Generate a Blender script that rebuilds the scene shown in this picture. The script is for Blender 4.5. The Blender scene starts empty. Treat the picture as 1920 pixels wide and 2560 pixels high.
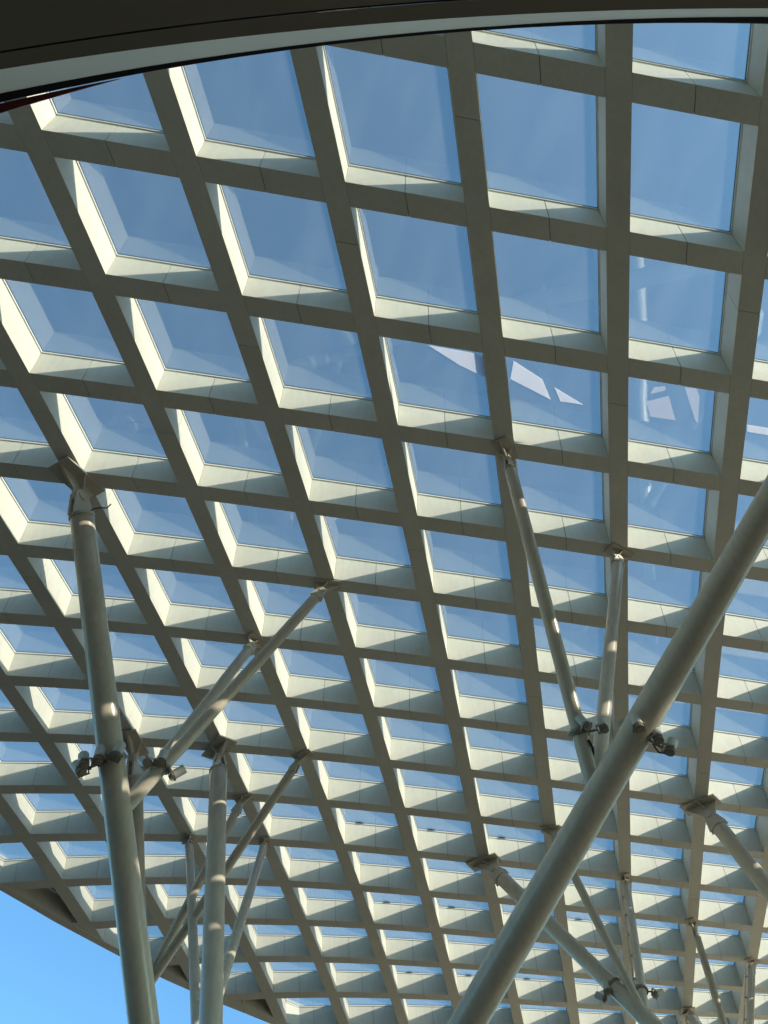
import bpy, bmesh, math, random
from mathutils import Vector, Matrix
random.seed(7)
SC = bpy.context.scene
COL = SC.collection

# ------------------------------------------------------------------ camera, sky, sun, exposure
UNIT = 2.5            # metres per grid module of the canopy
EYE = 1.6             # camera height above the paving
CU, CV = -1.4962108792, 0.0139849250
YAW, PITCH, ROLL, FPX = 0.1701894901, 1.0457552768, -0.0089687543, 2025.7877
cy, sy, cp, sp = math.cos(YAW), math.sin(YAW), math.cos(PITCH), math.sin(PITCH)
cr, sr = math.cos(ROLL), math.sin(ROLL)
FW = Vector((sy*cp, cy*cp, sp)); RT = Vector((cy, -sy, 0)); UP = RT.cross(FW)
RT, UP = RT*cr + UP*sr, -RT*sr + UP*cr
cam = bpy.data.cameras.new('camera')
cam.sensor_fit = 'VERTICAL'; cam.sensor_height = 36; cam.sensor_width = 27
cam.lens = 36*FPX/2560; cam.clip_end = 3000; cam.clip_start = 0.05
cam_o = bpy.data.objects.new('camera', cam); COL.objects.link(cam_o)
m = Matrix((RT, UP, -FW)).transposed().to_4x4(); m.translation = Vector((CU*UNIT, CV*UNIT, EYE))
cam_o.matrix_world = m
SC.camera = cam_o

SUN = Vector((0.753, -0.520, 0.403)).normalized()
SUN_EL = math.asin(SUN.z); SUN_AZ = math.atan2(SUN.x, SUN.y)
w = bpy.data.worlds.new('World'); SC.world = w; w.use_nodes = True
nt = w.node_tree; nt.nodes.clear()
sky = nt.nodes.new('ShaderNodeTexSky'); sky.sky_type = 'NISHITA'; sky.sun_disc = False
sky.sun_elevation = SUN_EL; sky.sun_rotation = SUN_AZ
sky.altitude = 50; sky.air_density = 1.0; sky.dust_density = 1.6; sky.ozone_density = 1.2
bg = nt.nodes.new('ShaderNodeBackground'); bg.inputs['Strength'].default_value = 0.15
wo = nt.nodes.new('ShaderNodeOutputWorld')
tn = nt.nodes.new('ShaderNodeVectorMath'); tn.operation = 'MULTIPLY'; tn.inputs[1].default_value = (0.58, 0.98, 1.14)   # clear azure day
nt.links.new(sky.outputs[0], tn.inputs[0]); nt.links.new(tn.outputs[0], bg.inputs[0]); nt.links.new(bg.outputs[0], wo.inputs[0])
sl = bpy.data.lights.new('sun', 'SUN'); sl.energy = 4.7; sl.angle = math.radians(0.53); sl.color = (1.0, 0.945, 0.845)
so = bpy.data.objects.new('sun', sl); COL.objects.link(so)
so.rotation_euler = SUN.to_track_quat('Z', 'Y').to_euler(); so.location = (30, -20, 60)
SC.view_settings.view_transform = 'Standard'; SC.view_settings.look = 'None'
SC.view_settings.gamma = 1; SC.view_settings.use_curve_mapping = False
SC.view_settings.exposure = 0.95
SC.render.engine = 'CYCLES'
SC.cycles.use_denoising = True
SC.cycles.max_bounces = 10; SC.cycles.diffuse_bounces = 5; SC.cycles.glossy_bounces = 4
SC.cycles.transparent_max_bounces = 16

# ------------------------------------------------------------------ the canopy surface (metres; u, v count modules)
SKEW, ASP = 0.3465753797, 0.9369177200
AC = [6.739398364434438, 1.11944985347443, -0.06902153085940786, -0.37393700409419883, -0.07703711014214612,
      -0.2378505443164617, 0.017787225556918192, 0.16097573738839807, 0.020975748920404026, 0.1359978469107856,
      -0.02237243378596865, 0.13953540578932602, 0.050921595147469925, 0.09635842662001605, -0.011814705567199676]
POW = [(i, t-i) for t in range(5) for i in range(t+1)]
def surf0(u, v):
    x = (u+2)/6; y = (v-6)/8; z = zx = zy = 0.0
    for a, (i, j) in zip(AC, POW):
        z += a*x**i*y**j
        if i: zx += a*i*x**(i-1)*y**j/6
        if j: zy += a*j*x**i*y**(j-1)/8
    return z, zx, zy
def surf(u, v):
    uc = min(max(u, -10.), 4.); vc = min(max(v, -2.), 16.)
    z, zx, zy = surf0(uc, vc)
    return z + zx*(u-uc)*0.5 + zy*(v-vc)*0.5, zx, zy
def M(u, v, h=0.0):
    z, zx, zy = surf(u, v)
    n = Vector((-zx, -zy, 1)).normalized()
    p = Vector((u + SKEW*v, v*ASP, z)) + n*h
    return Vector((p.x*UNIT, p.y*UNIT, p.z*UNIT + EYE))
def normal(u, v):
    z, zx, zy = surf(u, v); return Vector((-zx, -zy, 1)).normalized()
def W(x, y, z):                     # module units (camera height = 0) to metres
    return Vector((x*UNIT, y*UNIT, z*UNIT + EYE))
HW = 0.0853                         # half width of a beam
DG = 0.336                          # underside of beam to glass
HT = 0.396                          # underside of beam to top of upstand

# ------------------------------------------------------------------ materials
def mat(name, col, rough=0.5, metal=0.0, var=0.0, scale=1.5, rnd=0.0, streak=0.0, bump=0.0, spec=0.5):
    mt = bpy.data.materials.new(name); mt.use_nodes = True
    n = mt.node_tree.nodes; L = mt.node_tree.links
    b = n['Principled BSDF']
    b.inputs['Base Color'].default_value = (*col, 1); b.inputs['Roughness'].default_value = rough
    b.inputs['Metallic'].default_value = metal; b.inputs['Specular IOR Level'].default_value = spec
    if var or rnd or streak:
        tc = n.new('ShaderNodeTexCoord'); no = n.new('ShaderNodeTexNoise')
        no.inputs['Scale'].default_value = scale; no.inputs['Detail'].default_value = 6; no.inputs['Roughness'].default_value = 0.62
        L.new(tc.outputs['Object'], no.inputs['Vector'])
        mr = n.new('ShaderNodeMapRange'); mr.inputs['From Min'].default_value = 0.3; mr.inputs['From Max'].default_value = 0.7
        mr.inputs['To Min'].default_value = 1-var; mr.inputs['To Max'].default_value = 1+var*0.4
        L.new(no.outputs['Fac'], mr.inputs['Value'])
        fac = mr.outputs[0]
        if streak:
            mp = n.new('ShaderNodeMapping'); mp.inputs['Scale'].default_value = (5, 5, 0.5)
            L.new(tc.outputs['Object'], mp.inputs['Vector'])
            n2 = n.new('ShaderNodeTexNoise'); n2.inputs['Scale'].default_value = 2.2; n2.inputs['Detail'].default_value = 4
            L.new(mp.outputs[0], n2.inputs['Vector'])
            m2 = n.new('ShaderNodeMapRange'); m2.inputs['From Min'].default_value = 0.42; m2.inputs['From Max'].default_value = 0.75
            m2.inputs['To Min'].default_value = 1.0; m2.inputs['To Max'].default_value = 1-streak
            L.new(n2.outputs['Fac'], m2.inputs['Value'])
            mm = n.new('ShaderNodeMath'); mm.operation = 'MULTIPLY'; L.new(fac, mm.inputs[0]); L.new(m2.outputs[0], mm.inputs[1]); fac = mm.outputs[0]
        if rnd:
            oi = n.new('ShaderNodeObjectInfo'); m3 = n.new('ShaderNodeMapRange')
            m3.inputs['To Min'].default_value = 1-rnd; m3.inputs['To Max'].default_value = 1.0
            L.new(oi.outputs['Random'], m3.inputs['Value'])
            mm = n.new('ShaderNodeMath'); mm.operation = 'MULTIPLY'; L.new(fac, mm.inputs[0]); L.new(m3.outputs[0], mm.inputs[1]); fac = mm.outputs[0]
        vm = n.new('ShaderNodeVectorMath'); vm.operation = 'SCALE'; vm.inputs[0].default_value = col
        L.new(fac, vm.inputs['Scale']); L.new(vm.outputs[0], b.inputs['Base Color'])
        if bump:
            bp = n.new('ShaderNodeBump'); bp.inputs['Strength'].default_value = bump; bp.inputs['Distance'].default_value = 0.01
            L.new(no.outputs['Fac'], bp.inputs['Height']); L.new(bp.outputs[0], b.inputs['Normal'])
    return mt
def glass_mat(name, tint, dust=0.0):
    mt = bpy.data.materials.new(name); mt.use_nodes = True
    n = mt.node_tree.nodes; L = mt.node_tree.links; n.clear()
    o = n.new('ShaderNodeOutputMaterial'); t = n.new('ShaderNodeBsdfTransparent'); t.inputs[0].default_value = (*tint, 1)
    g = n.new('ShaderNodeBsdfGlossy'); g.inputs['Roughness'].default_value = 0.0; g.inputs['Color'].default_value = (0.93, 0.97, 1, 1)
    fr = n.new('ShaderNodeFresnel'); ge = n.new('ShaderNodeNewGeometry'); io = n.new('ShaderNodeMapRange')
    io.inputs['To Min'].default_value = 1.9; io.inputs['To Max'].default_value = 1/1.9   # same air-to-glass reflection from either side
    L.new(ge.outputs['Backfacing'], io.inputs['Value']); L.new(io.outputs[0], fr.inputs['IOR'])
    mx = n.new('ShaderNodeMixShader'); L.new(fr.outputs[0], mx.inputs[0]); L.new(t.outputs[0], mx.inputs[1]); L.new(g.outputs[0], mx.inputs[2])
    tw = n.new('ShaderNodeTexCoord'); nw = n.new('ShaderNodeTexNoise'); nw.inputs['Scale'].default_value = 0.55; nw.inputs['Detail'].default_value = 1.5
    L.new(tw.outputs['Object'], nw.inputs['Vector'])
    bw = n.new('ShaderNodeBump'); bw.inputs['Strength'].default_value = 0.35; bw.inputs['Distance'].default_value = 0.012
    L.new(nw.outputs['Fac'], bw.inputs['Height']); L.new(bw.outputs[0], g.inputs['Normal'])
    out = mx.outputs[0]
    if dust:
        d = n.new('ShaderNodeBsdfTranslucent'); d.inputs[0].default_value = (0.7, 0.72, 0.72, 1)
        tc = n.new('ShaderNodeTexCoord'); no = n.new('ShaderNodeTexNoise'); no.inputs['Scale'].default_value = 1.1; no.inputs['Detail'].default_value = 8
        mp = n.new('ShaderNodeMapping'); mp.inputs['Scale'].default_value = (1.6, 0.45, 1.0); mp.inputs['Rotation'].default_value = (0, 0, 0.35)
        oi = n.new('ShaderNodeObjectInfo'); av = n.new('ShaderNodeVectorMath'); L.new(tc.outputs['Object'], av.inputs[0]); L.new(oi.outputs['Random'], av.inputs[1])
        L.new(av.outputs[0], mp.inputs['Vector']); L.new(mp.outputs[0], no.inputs['Vector'])
        mr = n.new('ShaderNodeMapRange'); mr.inputs['From Min'].default_value = 0.4; mr.inputs['From Max'].default_value = 0.8
        mr.inputs['To Min'].default_value = dust*0.6; mr.inputs['To Max'].default_value = dust
        L.new(no.outputs['Fac'], mr.inputs['Value'])
        m2 = n.new('ShaderNodeMixShader'); L.new(mr.outputs[0], m2.inputs[0]); L.new(out, m2.inputs[1]); L.new(d.outputs[0], m2.inputs[2]); out = m2.outputs[0]
    L.new(out, o.inputs[0])
    return mt
def refl_sheet_mat(name='white_refl_sheet', thin=0.0, col=(0.86, 0.86, 0.92)):  # translucent stand-in for bright reflections in the panes
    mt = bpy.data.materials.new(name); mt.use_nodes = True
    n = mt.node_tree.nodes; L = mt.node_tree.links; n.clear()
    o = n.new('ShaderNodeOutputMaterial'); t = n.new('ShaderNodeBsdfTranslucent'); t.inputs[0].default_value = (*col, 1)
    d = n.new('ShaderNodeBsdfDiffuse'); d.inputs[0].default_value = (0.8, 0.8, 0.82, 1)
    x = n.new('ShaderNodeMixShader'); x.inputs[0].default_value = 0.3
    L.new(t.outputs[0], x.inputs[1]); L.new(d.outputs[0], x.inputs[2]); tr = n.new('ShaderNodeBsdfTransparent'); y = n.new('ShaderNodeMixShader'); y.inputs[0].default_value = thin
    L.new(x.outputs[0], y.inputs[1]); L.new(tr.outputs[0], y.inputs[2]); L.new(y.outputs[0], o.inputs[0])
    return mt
MT = {
    'paint': mat('white_panel_paint', (0.655, 0.64, 0.545), 0.5, var=0.08, scale=0.9, rnd=0.07, streak=0.07),
    'core': mat('upstand_grey', (0.16, 0.175, 0.185), 0.6, var=0.15, scale=3),
    'tube': mat('column_paint', (0.53, 0.48, 0.375), 0.27, var=0.12, scale=1.6, streak=0.12),
    'steel': mat('bracket_paint', (0.54, 0.495, 0.40), 0.42, var=0.08, scale=3),
    'frame': mat('pane_frame_white', (0.74, 0.74, 0.70), 0.4, var=0.04, scale=3),
    'gasket': mat('black_gasket', (0.012, 0.012, 0.013), 0.6),
    'glass': glass_mat('canopy_glass', (0.89, 0.88, 0.85), 0.042),
    'ceil': mat('dark_ceiling', (0.26, 0.245, 0.19), 0.7, var=0.1, scale=0.6),
    'strip': mat('pale_edge_strip', (0.80, 0.69, 0.58), 0.5, var=0.05, scale=1),
    'black': mat('black_trim', (0.01, 0.01, 0.01), 0.6),
    'red': mat('dark_red_flashing', (0.10, 0.018, 0.012), 0.5),
    'lamp': mat('lamp_housing_grey', (0.50, 0.50, 0.46), 0.4, var=0.06, scale=8),
    'sink': mat('lamp_heat_sink', (0.27, 0.245, 0.19), 0.5, var=0.1, scale=8),
    'cable': mat('black_cable', (0.015, 0.015, 0.014), 0.5),
    'lens': mat('lamp_lens', (0.10, 0.11, 0.12), 0.1),
    'paving': mat('plaza_paving', (0.030, 0.0205, 0.0095), 0.8, var=0.25, scale=0.35, bump=0.2),
    'pale': mat('pale_bounce_pavement', (0.50, 0.375, 0.225), 0.8, var=0.15, scale=0.4),
    'refl_sheet': refl_sheet_mat(), 'refl_sheet_thin': refl_sheet_mat('thin_pink_refl_sheet', 0.82, (0.9, 0.78, 0.80)),
    'conc': mat('pedestal_concrete', (0.36, 0.35, 0.33), 0.8, var=0.2, scale=2, bump=0.2),
}

# ------------------------------------------------------------------ helpers
def link(name, me, parent=None, smooth=False, mats=None):
    for mm in (mats or []): me.materials.append(mm)
    if smooth: me.shade_smooth()
    o = bpy.data.objects.new(name, me); COL.objects.link(o)
    if parent is not None: o.parent = parent
    return o
def root_of(o):
    while o.parent: o = o.parent
    return o
class MB:
    def __init__(s): s.v = []; s.f = []; s.mi = []
    def add(s, verts, faces, mi=0):
        b = len(s.v); s.v += [Vector(x) for x in verts]; s.f += [tuple(b+i for i in f) for f in faces]; s.mi += [mi]*len(faces)
    def prism(s, bot, top, mi=0):
        n = len(bot); F = [tuple(range(n))[::-1], tuple(range(n, 2*n))]
        for i in range(n): F.append((i, (i+1) % n, n+(i+1) % n, n+i))
        s.add(list(bot)+list(top), F, mi)
    def box(s, c, ax, ay, az, mi=0):              # centre and three half-axis vectors
        V = [c+ax*i+ay*j+az*k for k in (-1, 1) for i, j in ((-1, -1), (1, -1), (1, 1), (-1, 1))]
        s.prism(V[:4], V[4:], mi)
    def tube(s, p, q, r, n=24, r2=None, mi=0, caps=True):
        d = (q-p).normalized(); a = d.orthogonal().normalized(); b = d.cross(a)
        r2 = r if r2 is None else r2
        A = [p+(a*math.cos(t)+b*math.sin(t))*r for t in [2*math.pi*i/n for i in range(n)]]
        B = [q+(a*math.cos(t)+b*math.sin(t))*r2 for t in [2*math.pi*i/n for i in range(n)]]
        F = [(i, (i+1) % n, n+(i+1) % n, n+i) for i in range(n)]
        if caps: F += [tuple(range(n))[::-1], tuple(range(n, 2*n))]
        s.add(A+B, F, mi)
    def build(s, name, mats, parent=None, smooth=False, origin=None):
        if not isinstance(mats, (list, tuple)): mats = [mats]
        o0 = origin if origin is not None else (root_of(parent).location if parent is not None else Vector((0, 0, 0)))
        me = bpy.data.meshes.new(name)
        me.from_pydata([tuple(x-o0) for x in s.v], [], s.f)
        for mm in mats: me.materials.append(mm)
        me.polygons.foreach_set('material_index', s.mi)
        bm = bmesh.new(); bm.from_mesh(me); bmesh.ops.recalc_face_normals(bm, faces=bm.faces); bm.to_mesh(me); bm.free()
        if smooth:
            me.shade_smooth()
            if hasattr(me, 'set_sharp_from_angle'): me.set_sharp_from_angle(angle=math.radians(35))
        o = bpy.data.objects.new(name, me); COL.objects.link(o)
        if parent is not None: o.parent = parent
        elif origin is not None: o.location = origin
        return o
def tag(o, label, cat, group=None):
    o['label'] = label; o['category'] = cat
    if group: o['group'] = group
    return o
def empty(name, loc):
    o = bpy.data.objects.new(name, None); o.location = loc; o.empty_display_size = 0.3; COL.objects.link(o); return o

# ------------------------------------------------------------------ ground
g = MB(); R = 900
g.add([(-R, -R, 0), (R, -R, 0), (R, R, 0), (-R, R, 0)], [(0, 1, 2, 3)])
go = g.build('ground', MT['paving']); go['kind'] = 'structure'

pv = MB(); pv.prism([Vector(p) for p in ((20, 22, .002), (140, 22, .002), (140, 140, .002), (20, 140, .002))], [Vector(p) for p in ((20, 22, .006), (140, 22, .006), (140, 140, .006), (20, 140, .006))])
po = pv.build('bounce_pavement', MT['pale']); po['kind'] = 'structure'  # unseen pale ground added to bounce light up to the far-right soffits
# ------------------------------------------------------------------ near ceiling overhead (curved edge)
ZC = 8.0; K = ZC/3.0
def cpt(kind, x):                                   # plan offset from the camera at 3 m scaled to ZC
    a, b, c = {'groove': (-0.103, -0.235, 0.031), 'inner': (-0.054, -0.235, 0.031), 'gap': (-0.020, -0.254, 0.038), 'outer': (-0.010, -0.257, 0.046)}[kind]
    y = a + b*x + c*x*x
    return Vector((CU*UNIT + x*K, CV*UNIT + y*K, EYE + ZC))
XS = [-4.5 + 9.0*i/60 for i in range(61)]
ce = empty('ceiling', (CU*UNIT, CV*UNIT-8, EYE+ZC)); ce['kind'] = 'structure'
def band(name, k0, k1, z0, z1, material, xs=XS, e0=0.0, e1=0.0, tilt=0.0):
    b = MB(); n = len(xs); V = []
    for x in xs:
        p = cpt(k0, x) if k0 else Vector((CU*UNIT+x*K, CV*UNIT-30, EYE+ZC))
        q = cpt(k1, x)
        p = p + Vector((0, e0, 0)); q = q + Vector((0, e1, 0))
        V += [p+Vector((0, 0, z0)), q+Vector((0, 0, z0+tilt)), q+Vector((0, 0, z1)), p+Vector((0, 0, z1))]
    F = []
    for i in range(n-1):
        a = 4*i; c = a+4
        F += [(a, c, c+1, a+1), (a+1, c+1, c+2, a+2), (a+2, c+2, c+3, a+3), (a+3, c+3, c, a)]
    F += [(0, 1, 2, 3), (4*n-4, 4*n-1, 4*n-2, 4*n-3)]
    b.add(V, F)
    return b.build(name, material, ce)
band('ceiling_panel', None, 'groove', 0, 0.45, MT['ceil'], e1=-0.008)
band('ceiling_border', 'groove', 'inner', 0, 0.45, MT['ceil'], e0=0.008, e1=-0.002)
band('edge_strip', 'inner', 'gap', 0.0, 0.40, MT['strip'], tilt=0.16)
band('edge_trim', 'gap', 'outer', 0.18, 0.38, MT['black'], e0=0.002)
fl = MB(); V = []
xs = [-1.9 + 1.05*i/12 for i in range(13)]
for i, x in enumerate(xs):
    q = cpt('outer', x)+Vector((0, 0.012, 0.19)); wd = max(0.0, (-0.85-x))*0.07*K
    V += [q, q+Vector((0, wd+0.004, 0)), q+Vector((0, wd+0.004, 0.12)), q+Vector((0, 0, 0.12))]
F = []
for i in range(len(xs)-1):
    a = 4*i; c = a+4; F += [(a, c, c+1, a+1), (a+1, c+1, c+2, a+2), (a+2, c+2, c+3, a+3), (a+3, c+3, c, a)]
F += [(0, 1, 2, 3), (4*12, 4*12+3, 4*12+2, 4*12+1)]
fl.add(V, F); fl.build('flashing', MT['red'], ce)
sl_ = MB(); sl_.box(Vector((CU*UNIT, CV*UNIT-31.2, 7.5)), Vector((75, 0, 0)), Vector((0, 0.2, 0)), Vector((0, 0, 7.5)))
wl = sl_.build('wall', MT['conc']); wl['kind'] = 'structure'

# ------------------------------------------------------------------ canopy outline on plan
EDGE = [(-10.05, -8), (-10.0, 3), (-9.85, 6), (-9.6, 8), (-9.35, 9.2), (-9.05, 10.2), (-8.73, 11.05), (-8.36, 11.84), (-8.16, 12.2),
        (-7.83, 12.76), (-7.4, 13.42), (-7.14, 13.74), (-6.8, 14.13), (-6.16, 14.78), (-5.3, 15.55), (-4, 16.4), (-2, 17.3), (1, 18.2), (5, 18.8), (14, 19.0)]
def gedge(u):
    if u <= EDGE[0][0]: return -50 + (u-EDGE[0][0])*400
    for (a, b), (c, d) in zip(EDGE, EDGE[1:]):
        if u <= c: return b + (d-b)*(u-a)/(c-a)
    return EDGE[-1][1]
EIN = 0.24
def fin(u, v): return gedge(u)-EIN-v
def clip(poly):
    P = []                                         # subdivide, then cut against the edge curve
    out = []; n = len(poly)
    for i in range(n):
        a = poly[i]; b = poly[(i+1) % n]; fa = fin(*a); fb = fin(*b)
        if fa >= 0: out.append(a)
        if (fa >= 0) != (fb >= 0):
            lo, hi = (a, b) if fa >= 0 else (b, a)
            for _ in range(30):
                mid = ((lo[0]+hi[0])/2, (lo[1]+hi[1])/2)
                if fin(*mid) >= 0: lo = mid
                else: hi = mid
            out.append(lo)
    Q = []
    for p in out:
        if not Q or abs(p[0]-Q[-1][0])+abs(p[1]-Q[-1][1]) > 1e-4: Q.append(p)
    if len(Q) > 1 and abs(Q[0][0]-Q[-1][0])+abs(Q[0][1]-Q[-1][1]) < 1e-4: Q.pop()
    return Q if len(Q) >= 3 else []
def area(p):
    return abs(sum(p[i][0]*p[(i+1) % len(p)][1]-p[(i+1) % len(p)][0]*p[i][1] for i in range(len(p))))/2
def pr(b, poly, h0, h1, mi=0): b.prism([M(u, v, h0) for u, v in poly], [M(u, v, h1) for u, v in poly], mi)
def strip(b, u0, u1, vs, h0, h1, mi=0):            # a rib piece that follows the surface, mitred where it meets the rim
    n = len(vs); V = []
    for v in vs:
        a = min(v, gedge(u0)-EIN+0.004); c = min(v, gedge(u1)-EIN+0.004)
        V += [M(u0, a, h0), M(u1, c, h0), M(u1, c, h1), M(u0, a, h1)]
    F = []
    for i in range(n-1):
        a = 4*i; c = a+4
        F += [(a, c, c+1, a+1), (a+1, c+1, c+2, a+2), (a+2, c+2, c+3, a+3), (a+3, c+3, c, a)]
    F += [(0, 1, 2, 3), (4*n-4, 4*n-1, 4*n-2, 4*n-3)]
    b.add(V, F, mi)
def shrink(poly, e):                               # inset of a convex polygon
    n = len(poly); s = sum(poly[i][0]*poly[(i+1) % n][1]-poly[(i+1) % n][0]*poly[i][1] for i in range(n))
    sg = 1 if s > 0 else -1; L = []
    for i in range(n):
        a = poly[i]; b = poly[(i+1) % n]; dx, dy = b[0]-a[0], b[1]-a[1]; l = math.hypot(dx, dy)
        nx, ny = -dy/l*sg, dx/l*sg; L.append((a[0]+nx*e, a[1]+ny*e, dx, dy))
    out = []
    for i in range(n):
        x1, y1, dx1, dy1 = L[i-1]; x2, y2, dx2, dy2 = L[i]; den = dx1*dy2-dy1*dx2
        if abs(den) < 1e-9: out.append((x2, y2)); continue
        t = ((x2-x1)*dy2-(y2-y1)*dx2)/den; out.append((x1+dx1*t, y1+dy1*t))
    return out
def ring(b, poly, e0, e1, h0, h1, mi=0):
    A = shrink(poly, e0); B = shrink(poly, e1); n = len(poly)
    for i in range(n):
        j = (i+1) % n; q = [A[i], A[j], B[j], B[i]]
        pr(b, q, h0, h1, mi)
def seen(u, v, mx=0.10, my=0.06):                  # is this module in the photograph's field (with a margin)
    p = M(u, v) - cam_o.matrix_world.translation; d = p.dot(FW)
    if d < 0.5: return False
    x = FPX*p.dot(RT)/d/1920; y = FPX*p.dot(UP)/d/2560
    return abs(x) < 0.5+mx and abs(y) < 0.5+my

CMIN, CMAX, RMIN, RMAX = -10, 9, -7, 19
canopy = empty('glazed_canopy', M(-2, 6))
tag(canopy, 'white lattice canopy of deep crossing beams with glass panes, spanning the whole view', 'canopy')

GAP = 0.0027
outer = MB(); outer_glass = MB(); outer_core = MB()
n_panel = n_pane = n_rib = 0
# ribs (u constant)
rib_part = {}
for c in range(CMIN, CMAX+1):
    v1 = min(RMAX+0.5, gedge(c+HW)-EIN+0.01)
    if v1 < RMIN+1: continue
    core = MB(); n = max(2, int((v1-RMIN)*1)+1)
    vs = [RMIN + (v1-RMIN)*i/n for i in range(n+1)]
    strip(core, c-HW+0.006, c+HW-0.006, vs, 0.008, DG+0.004)
    strip(core, c-HW+0.001, c-HW+0.02, vs, DG+0.0045, HT)
    near = -10 <= c <= 4
    if near:
        rb = core.build('rib', MT['core'], canopy); rib_part[c] = rb
    else:
        strip(outer_core, c-HW+0.006, c+HW-0.006, vs, 0.008, DG+0.004)
        strip(outer_core, c-HW+0.001, c-HW+0.02, vs, DG+0.0045, HT)
    # cladding lengths of about three modules, joints staggered from rib to rib
    cuts = [RMIN]; k = RMIN + 0.36 + ((c*2) % 3)
    while k < v1-0.7:
        cuts.append(k); k += 3
    cuts.append(v1)
    for a, b_ in zip(cuts, cuts[1:]):
        st = [a+GAP*0.8] + [x for x in range(math.ceil(a+0.05), math.floor(b_-0.05)+1)] + [b_-GAP*0.8]
        # clip the end of the last length to the edge line by narrowing it
        vis = near and any(seen(c, a+(b_-a)*t) for t in (0, .25, .5, .75, 1))
        if vis:
            pn = MB(); strip(pn, c-HW, c+HW, st, 0, DG); pn.build('rib_panel', MT['paint'], rib_part[c]); n_rib += 1
        else: strip(outer, c-HW, c+HW, st, 0, DG)
# crossbeams (v constant) and panes
cross_part = {}
latch = {(-4, 9), (-3, 9), (-2, 9), (-4, 11), (-3, 11), (-2, 11), (-1, 11), (-3, 13), (-2, 13), (-4, 13)}
for r in range(RMIN, RMAX+1):
    core = MB(); has = False
    for c in range(CMIN, CMAX):
        poly = [(c+HW, r-HW+0.006), (c+1-HW, r-HW+0.006), (c+1-HW, r+HW-0.006), (c+HW, r+HW-0.006)]
        q = clip(poly)
        if not q: continue
        near = seen(c+.5, r) and -10 <= c <= 3
        up_ = clip([(c+HW-0.15, r+HW-0.02), (c+1-HW, r+HW-0.02), (c+1-HW, r+HW-0.001), (c+HW-0.15, r+HW-0.001)])
        tgt = core if near else outer_core
        pr(tgt, q, 0.008, DG+0.004)
        if up_: pr(tgt, up_, DG+0.005, HT+0.002)
        if near: has = True
    if has: cross_part[r] = core.build('crossbeam', MT['core'], canopy)
for r in range(RMIN, RMAX+1):
    for c in range(CMIN, CMAX):
        mid = c+0.5 + 0.02*((r*7+c*3) % 5-2)*0.2
        for (ua, ub) in ((c+HW+0.0022, mid-GAP), (mid+GAP, c+1-HW-0.0022)):
            q = clip([(ua, r-HW), (ub, r-HW), (ub, r+HW), (ua, r+HW)])
            if not q: continue
            um = (ua+ub)/2
            if r in cross_part and seen(um, r, 0.03, 0.02) and -10 <= c <= 3 and n_panel < 300:
                pn = MB(); pr(pn, q, 0, DG); pn.build('crossbeam_panel', MT['paint'], cross_part[r]); n_panel += 1
            else: pr(outer, q, 0, DG)
        # the opening of the module (c..c+1, r..r+1)
        full = [(c+HW, r+HW), (c+1-HW, r+HW), (c+1-HW, r+1-HW), (c+HW, r+1-HW)]
        q = clip(full)
        if not q: continue
        ar = area(q)/area(full)
        vis = seen(c+.5, r+.5, 0.12, 0.08)
        if ar < 0.42:
            if ar < 0.004: continue
            b = MB(); pr(b, shrink(q, 0.001), DG-0.02, DG+0.01)
            if vis: b.build('infill_panel', MT['paint'], canopy)
            else: pr(outer, shrink(q, 0.001), DG-0.02, DG+0.01)
            continue
        if vis:
            b = MB(); pr(b, shrink(q, 0.004), DG, DG+0.008)
            pane = b.build('glass_pane', MT['glass'], canopy); n_pane += 1
            f = MB(); ring(f, q, 0.0006, 0.010, DG-0.020, DG-0.0045); f.build('pane_frame', MT['frame'], pane)
            k = MB(); ring(k, q, 0.0006, 0.013, DG-0.0040, DG-0.0005)
            k.build('gasket', MT['gasket'], pane)
            if (c, r) in latch:
                l = MB(); pr(l, [(c+.24, r+1-HW-.022), (c+.34, r+1-HW-.022), (c+.34, r+1-HW-.0135), (c+.24, r+1-HW-.0135)], DG-0.010, DG-0.001)
                pr(l, [(c+.28, r+1-HW-.032), (c+.30, r+1-HW-.032), (c+.30, r+1-HW-.0225), (c+.28, r+1-HW-.0225)], DG-0.009, DG-0.001)
                l.build('latch', MT['black'], pane)
        else:
            pr(outer_glass, shrink(q, 0.004), DG, DG+0.008)
for b, nm, mtl in ((outer, 'outer_panels', MT['paint']), (outer_core, 'outer_beams', MT['core']), (outer_glass, 'outer_glazing', MT['glass'])):
    o = b.build(nm, mtl, canopy); o['kind'] = 'stuff'
# edge beam along the curved rim
pts = []
for (a, b_), (c, d) in zip(EDGE[1:-1], EDGE[2:]):
    n = max(1, int(round(math.hypot(c-a, d-b_)/0.45)))
    for i in range(n): pts.append((a+(c-a)*i/n, b_+(d-b_)*i/n))
pts.append(EDGE[-1])
eb = MB()
def ebs(b, P, e_in, e_out, h0, h1):
    n = len(P); V = []
    for u, v in P: V += [M(u, v+e_out, h0), M(u, v-EIN+e_in, h0), M(u, v-EIN+e_in, h1), M(u, v+e_out, h1)]
    F = []
    for i in range(n-1):
        a = 4*i; c = a+4; F += [(a, c, c+1, a+1), (a+1, c+1, c+2, a+2), (a+2, c+2, c+3, a+3), (a+3, c+3, c, a)]
    F += [(0, 1, 2, 3), (4*n-4, 4*n-1, 4*n-2, 4*n-3)]
    b.add(V, F)
ebs(eb, pts, 0.012, -0.012, 0.008, HT)
ebo = eb.build('edge_beam', MT['core'], canopy)
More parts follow.
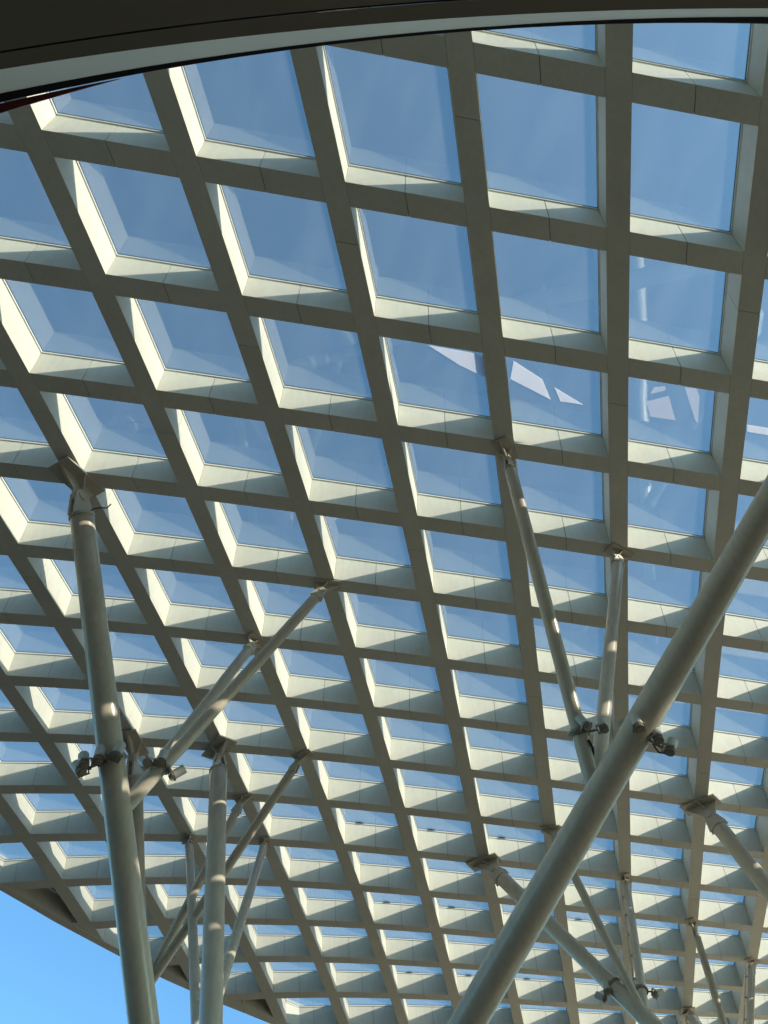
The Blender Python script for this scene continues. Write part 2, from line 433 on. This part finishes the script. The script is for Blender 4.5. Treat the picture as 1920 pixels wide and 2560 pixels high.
for i in range(0, len(pts)-1, 3):
    P = pts[i:i+4]
    if len(P) < 2: continue
    (a, b_), (c, d) = P[0], P[1]; P = [(a+(c-a)*0.012, b_+(d-b_)*0.012)]+list(P[1:])
    (a, b_), (c, d) = P[-1], P[-2]; P[-1] = (a+(c-a)*0.012, b_+(d-b_)*0.012)
    pn = MB(); ebs(pn, P, 0.0, 0.0, -0.006, DG); pn.build('edge_panel', MT['paint'], ebo)

# bright reflections in the panes, stood in for by added pale sheets
for lb, poly in (('long white angular reflection in the pane left of the tallest thin branch head', [(-1.554, 2.289), (-1.172, 2.293), (-1.096, 2.314), (-1.1, 2.512), (-1.311, 2.433)]),
                 ('large white four sided reflection in the glass above the tallest thin branch head', [(-0.835, 2.306), (-0.601, 2.437), (-0.536, 2.631), (-0.88, 2.488)]),
                 ('small white triangular reflection beside the large four sided one in the glass', [(-0.499, 2.497), (-0.247, 2.628), (-0.45, 2.632)]),
                 ('squarish pale pink reflection in the pane right of the near vertical rib', [(0.314, 2.489), (0.505, 2.397), (0.575, 2.633), (0.348, 2.637)]),
                 ('tall narrow pale pink reflection in the pane right of the near vertical rib', [(0.641, 2.288), (0.744, 2.282), (0.775, 2.359), (0.777, 2.629), (0.747, 2.587)]),
                 ('short pale pink reflection above the squarish one in the glass', [(0.377, 2.334), (0.472, 2.308), (0.474, 2.349), (0.342, 2.411)]),
                 ('white reflection band across the pane at the right border', [(1.216, 2.555), (1.405, 2.552), (1.414, 2.627), (1.224, 2.628)])):
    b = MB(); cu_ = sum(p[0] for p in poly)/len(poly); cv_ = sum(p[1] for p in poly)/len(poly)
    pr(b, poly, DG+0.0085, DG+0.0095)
    tag(b.build('reflection_patch', MT['refl_sheet_thin' if cu_ > 0 and cu_ < 1 else 'refl_sheet'], origin=M(cu_, cv_, DG)), lb, 'patch', 'bright reflections in the glass')

# ------------------------------------------------------------------ raking columns
def fixture(name_root, parent, u, v, axis, rad, k):
    """plate, gusset, clevis, pin and collar at the head of a tube; returns where the tube starts"""
    P = M(u, v, -0.004); n = normal(u, v)
    t = axis - n*axis.dot(n)
    t = t.normalized() if t.length > 1e-3 else Vector((1, 0, 0))
    b = n.cross(t).normalized()
    b_pl = MB(); b_pl.box(P - n*0.03*k, t*0.57*k, b*0.30*k, n*0.022*k); pl = b_pl.build('top_plate', MT['steel'], parent)
    pin = P + axis*(0.50*k)
    # gusset: trapezoid fin in the plane of lean, plus a cross stiffener
    gs = MB(); th = 0.035*k
    side = t*0.50*k
    prof = [P - side - n*0.052*k, P + side - n*0.052*k, pin + t*0.20*k + n*0.06*k, pin + t*0.10*k - n*0.15*k, pin - t*0.12*k - n*0.15*k, pin - t*0.22*k + n*0.06*k]
    gs.prism([x - b*th for x in prof], [x + b*th for x in prof])
    st = [P - b*0.28*k - n*0.053*k, P + b*0.28*k - n*0.053*k, pin + b*0.08*k + n*0.16*k, pin - b*0.08*k + n*0.16*k]
    gs.prism([x - t*0.02*k for x in st], [x + t*0.02*k for x in st])
    gs.build('gusset', MT['steel'], parent)
    a2 = axis; c2 = (t - a2*t.dot(a2)).normalized()
    ce_ = P + axis*(0.98*k)                           # collar centre
    cl = MB()
    for s in (-1, 1):
        o = b*s*(th+0.045*k)
        prof = []
        for i in range(7):
            an = math.pi*i/6
            prof.append(pin + c2*math.cos(an)*0.17*k - a2*math.sin(an)*0.17*k)
        prof = prof + [ce_ - c2*0.30*k, ce_ + c2*0.30*k]
        cl.prism([x+o-b*0.028*k for x in prof], [x+o+b*0.028*k for x in prof])
    cl.build('clevis', MT['steel'], parent)
    pb = MB(); pb.tube(pin - b*(th+0.10*k), pin + b*(th+0.10*k), 0.105*k, 20); pb.build('pin', MT['steel'], parent, smooth=True)
    cb = MB(); cb.tube(ce_ - a2*0.03*k, ce_ + a2*0.035*k, rad*1.09, 40); cb.build('collar', MT['steel'], parent, smooth=True)
    return ce_ + a2*0.03*k
RM, RB = 0.25, 0.128
def column(label, top, foot, rad, branches, rb=RB, group='raking tubular columns'):
    base = foot
    root = empty('raking_column', Vector((base.x, base.y, base.z)))
    tag(root, label, 'column', group); root['kind'] = 'thing'
    T = M(*top); ax = (foot-T).normalized()
    holder = MB()
    start = T + ax*0.98
    holder.tube(start, foot, rad, 48)
    mt_ = holder.build('main_tube', MT['tube'], root, smooth=True)
    fixture('main', mt_, top[0], top[1], ax, rad, 1.0)
    # weld seams around the tube
    L = (foot-start).length; sm = MB()
    for s in [x for x in (0.30, 0.62)]:
        p = start + ax*L*s; sm.tube(p-ax*0.008, p+ax*0.008, rad+0.0035, 48)
    sm.build('weld_seam', MT['tube'], mt_, smooth=True)
    for (bu, bv), J in branches:
        Tb = M(bu, bv); ab = (J-Tb).normalized(); kb = 0.56
        hb = MB(); hb.tube(Tb + ab*0.98*kb, J, rb, 36)
        bo = hb.build('branch_tube', MT['tube'], root, smooth=True)
        fixture('branch', bo, bu, bv, ab, rb, kb)
    return root
H1 = W(-1.380, 6.936, 1.180)
H1b = W(-1.398, 6.94, 1.180)
H2 = W(5.186, 6.443, -0.2)
A2G = W(-1.015, 12.891, -0.64)
FG = W(2.705, 4.893, -0.64)
JA1 = W(-2.610, 5.181, 4.043); JA2 = W(-2.612, 8.997, 4.798)
JBa = W(-1.775, 7.179, 3.686); JBb = W(-1.600, 7.064, 2.499)
JC = W(0.517, 3.882, 3.536); JD = W(2.709, 8.391, 4.732); JF = W(4.908, 10.649, 5.088)
colA = column('nearest upright thick column beside the open sky, carrying four spotlights and two thin branches', (-5, 4), H1, RM, [((-3, 5), JA1), ((-4, 6), JA1)])
colA2 = column('thick column mostly hidden behind the nearest upright one, two thin branches reaching right', (-6, 8), A2G, RM, [((-4, 8), JA2), ((-5, 9), JA2)])
colB = column('nearly upright pale column standing just right of the nearest upright one', (-5, 8), H1b, RM*0.97, [((-5, 10), JBa), ((-6, 10), JBb)])
colC = column('thickest looking column raking diagonally across the lower right, in front of everything', (2.0877, 0.8212), H1, RM, [((-1, 3), JC), ((0, 4), JC)])
colD = column('column crossing behind the diagonal one, leaning down to the right with two thin branches', (-2, 10), H2, RM*0.93, [((-1, 9), JD), ((0, 10), JD)])
colE = column('column leaving the right border, hung from a plate head on the rightmost full rib', (1, 8), H2, RM*0.95, [])
colF = column('farthest column at the bottom border, only its head and two thin branches in view', (1, 14), FG, RM, [((1, 11), JF), ((2, 12), JF)])
# pedestals under the feet
for nm, p in (('three thick columns', H1), ('two columns at the right', H2)):
    b = MB(); hz = max(p.z, 0.2)
    b.tube(Vector((p.x, p.y, 0)), Vector((p.x, p.y, hz*0.86)), 0.85, 32, 0.62); b.tube(Vector((p.x, p.y, hz*0.86)), Vector((p.x, p.y, hz+0.15)), 0.62, 32, 0.45)
    o = b.build('pedestal', MT['conc'], origin=Vector((p.x, p.y, 0)), smooth=True)
    tag(o, 'round concrete pedestal under the feet of %s' % nm, 'pedestal')

# ------------------------------------------------------------------ clamps, spotlights, cables
def clamp(colobj, P, ax, rad, k=1.0):
    main = [c for c in colobj.children if c.name.startswith('main_tube')][0]
    b = MB(); b.tube(P-ax*0.045*k, P+ax*0.045*k, rad+0.028*k, 40); b.tube(P-ax*0.012*k, P+ax*0.012*k, rad+0.045*k, 40)
    b.build('clamp_band', MT['sink'], main, smooth=True)
def spotlight(L, aim, P, label, k=1.0, group='spotlights clamped to the columns', out=0.0):
    L = L - FW*out
    root = empty('spotlight', L); tag(root, label, 'spotlight', group)
    a = aim.normalized(); r = 0.085*k
    hs = MB(); hs.tube(L, L+a*0.215*k, r, 24, r*1.04); hs.build('housing', MT['lamp'], root, smooth=True)
    ln = MB(); ln.tube(L+a*0.2155*k, L+a*0.218*k, r*0.9, 24); ln.build('lens', MT['lens'], root)
    sk = MB()
    for i in range(3): sk.tube(L-a*(0.022+0.03*i)*k, L-a*(0.008+0.03*i)*k, r*1.0, 16)
    sk.tube(L-a*0.10*k, L, r*0.55, 12)
    sk.build('heat_sink', MT['sink'], root, smooth=True)
    x = a.orthogonal().normalized()
    y = (P-L); y = (y - a*y.dot(a)); y = y.normalized() if y.length > 0.02 else x
    s = a.cross(y).normalized()
    yk = MB()
    for sg in (-1, 1): yk.box(L + s*sg*(r*1.12) + y*0.03*k - a*0.02*k, s*0.006*k, y*0.09*k, a*0.022*k)
    e = L + y*0.12*k - a*0.02*k
    yk.box(e, s*(r*1.19), y*0.008*k, a*0.024*k)
    Q = P + (L-P).normalized()*0.02
    yk.tube(e, e + (Q-e)*0.75, 0.022*k, 10)
    yk.build('yoke', MT['sink'], root)
def unitv(p, q): return (q-p).normalized()
up = Vector((0, 0, 1))
TA = M(-5, 4); axA = unitv(TA, H1); PA = W(-2.754, 4.975, 4.379); clamp(colA, PA, axA, RM)
for p, aim, lb in ((W(-2.941, 4.998, 4.281), Vector((-.55, .35, .8)), 'lowest outer spotlight left of the nearest upright column, tilted away'),
                   (W(-2.922, 4.947, 4.308), Vector((-.3, .25, .9)), 'second spotlight from the left on the nearest upright column'),
                   (W(-2.818, 4.897, 4.326), Vector((-.1, .1, 1)), 'third spotlight from the left on the front of the nearest upright column'),
                   (W(-2.692, 4.853, 4.339), Vector((.02, .05, 1)), 'fourth and rightmost spotlight on the nearest upright column')):
    spotlight(p, aim, PA, lb, 1.15, out=0.1)
TAb = M(-3, 5); axAb = unitv(TAb, JA1); PAb = W(-2.387, 5.099, 4.466); clamp(colA, PAb, axAb, RB+0.012)
for p, aim, lb in ((W(-2.507, 5.05, 4.448), Vector((-.45, .5, .6)), 'spotlight on the upper side of the thin branch, facing away'),
                   (W(-2.397, 5.018, 4.456), Vector((.05, .05, 1)), 'upright spotlight on top of the clamped thin branch at the lower left'),
                   (W(-2.285, 5.097, 4.40), Vector((.75, -.25, .55)), 'spotlight sticking out to the right below the thin branch at the lower left')):
    spotlight(p, aim, PAb, lb, 1.05)
TC = M(2.0877, 0.8212); axC = unitv(TC, H1); PC = W(0.732, 3.536, 3.803); clamp(colC, PC, axC, RM)
for p, aim, lb in ((W(0.687, 3.428, 3.765), Vector((0, .05, 1)), 'leftmost of three spotlights on the big diagonal column'),
                   (W(0.815, 3.472, 3.728), Vector((.05, .05, 1)), 'middle of three spotlights on the big diagonal column'),
                   (W(0.903, 3.522, 3.690), Vector((.45, .0, .85)), 'outermost tilted spotlight hanging right of the big diagonal column')):
    spotlight(p, aim, PC, lb, 0.95, out=0.2)
TCb = M(-1, 3); axCb = unitv(TCb, JC); PCb = W(0.448, 3.729, 3.925); clamp(colC, PCb, axCb, RB+0.012)
for p, aim, lb in ((W(0.465, 3.639, 3.918), Vector((-.35, .15, .9)), 'tilted spotlight on the left thin branch meeting the diagonal column'),
                   (W(0.583, 3.633, 3.909), Vector((.05, .02, 1)), 'upright spotlight between the two thin branches above the diagonal column')):
    spotlight(p, aim, PCb, lb, 0.9)
PD = W(2.508, 8.549, 5.132); TD = M(-2, 10); axD = unitv(TD, H2); clamp(colD, PD, axD, RM*0.93)
for p, aim, lb in ((W(2.402, 8.507, 5.067), Vector((0, 0, 1)), 'small upper spotlight below the crossing column near the bottom border'),
                   (W(2.381, 8.595, 5.020), Vector((-.6, .3, .5)), 'small lower tilted spotlight below the crossing column near the bottom border')):
    spotlight(p, aim, PD, lb, 1.05)
PDb = W(2.826, 8.544, 5.112); axDb = unitv(M(0, 10), JD); clamp(colD, PDb, axDb, RB+0.01)
spotlight(W(2.967, 8.508, 5.066), Vector((.85, .1, .35)), PDb, 'small spotlight pointing right from the steep thin branch near the bottom border', 1.05)
jb = MB(); c = W(2.786, 8.55, 5.165); jb.box(c, RT*0.06, UP*0.07, FW*0.04); jb.box(c-FW*0.045, RT*0.05, UP*0.06, FW*0.006)
tag(jb.build('junction_box', MT['lamp'], origin=c), 'small grey junction box fixed between two thin branches near the bottom border', 'junction box')
def cable(pts, r, label, parent=None):
    P = []
    for i in range(len(pts)-1):
        p0 = pts[max(i-1, 0)]; p1 = pts[i]; p2 = pts[i+1]; p3 = pts[min(i+2, len(pts)-1)]
        for s in range(6):
            t = s/6; P.append(0.5*((2*p1)+(p2-p0)*t+(2*p0-5*p1+4*p2-p3)*t*t+(3*p1-p0-3*p2+p3)*t**3))
    P.append(pts[-1]); b = MB()
    for a, q in zip(P, P[1:]): b.tube(a, q+(q-a)*0.05, r, 8)
    o = b.build('cable', MT['cable'], origin=pts[0]); tag(o, label, 'cable'); return o
def near(P, x, y, z): return P + RT*x + UP*y - FW*z
cable([near(PCb, .10, -.05, .2), near(PCb, .17, -.2, .24), near(PCb, .16, -.40, .25), near(PCb, .22, -.55, .25), near(PCb, .32, -.60, .2), near(PCb, .40, -.48, .15)], 0.022, 'black cable looping down between the thin branches onto the diagonal column')
cable([near(PC, .20, -.13, .30), near(PC, .30, -.26, .30), near(PC, .40, -.24, .28), near(PC, .46, -.14, .25)], 0.013, 'black cable slung under the right spotlight of the diagonal column')
PAj = (JA1 + PAb)/2
cable([near(PAb, -.12, -.08, .1), near(PAb, -.22, -.16, .1), near(PAb, -.30, -.30, .1), near(PAb, -.42, -.36, .1), near(PAb, -.48, -.52, .1)], 0.018, 'tangled black cable in the fork of the nearest upright column')
cable([near(PAb, -.10, -.10, .14), near(PAb, -.28, -.14, .16), near(PAb, -.26, -.27, .13), near(PAb, -.38, -.30, .15), near(PAb, -.36, -.44, .1)], 0.016, 'second thinner black cable curled in the fork of the nearest upright column')
PT = M(-5, 4) + axA*0.9
cable([near(PT, .22, .05, .1), near(PT, .32, .10, .1), near(PT, .45, .12, .1), near(PT, .58, .12, .1), near(PT, .66, .2, .05)], 0.014, 'black cable hanging beneath the plate head nearest the viewer')
# conduits clipped along two branches
def conduit(colobj, A, B, rad, k0, k1):
    main = [c for c in colobj.children if c.name.startswith('branch_tube')][-1]
    d = unitv(A, B); o = (-RT - d*(-RT).dot(d)).normalized()*(rad+0.07)
    L = (B-A).length; b = MB(); b.tube(A+d*L*k0+o, A+d*L*k1+o, 0.022, 10)
    b.build('conduit', MT['tube'], main, smooth=True)
    c = MB()
    for i in range(5):
        p = A+d*L*(k0+(k1-k0)*(i+.5)/5); c.box(p+o*0.75, o.normalized()*0.06, d*0.02, d.cross(o).normalized()*0.03)
    c.build('conduit_clip', MT['steel'], main)
conduit(colD, M(0, 10), JD, RB, 0.1, 0.85)
conduit(colF, M(2, 12), JF, RB, 0.06, 0.9)
print('panels', n_panel, 'panes', n_pane, 'ribs', n_rib)
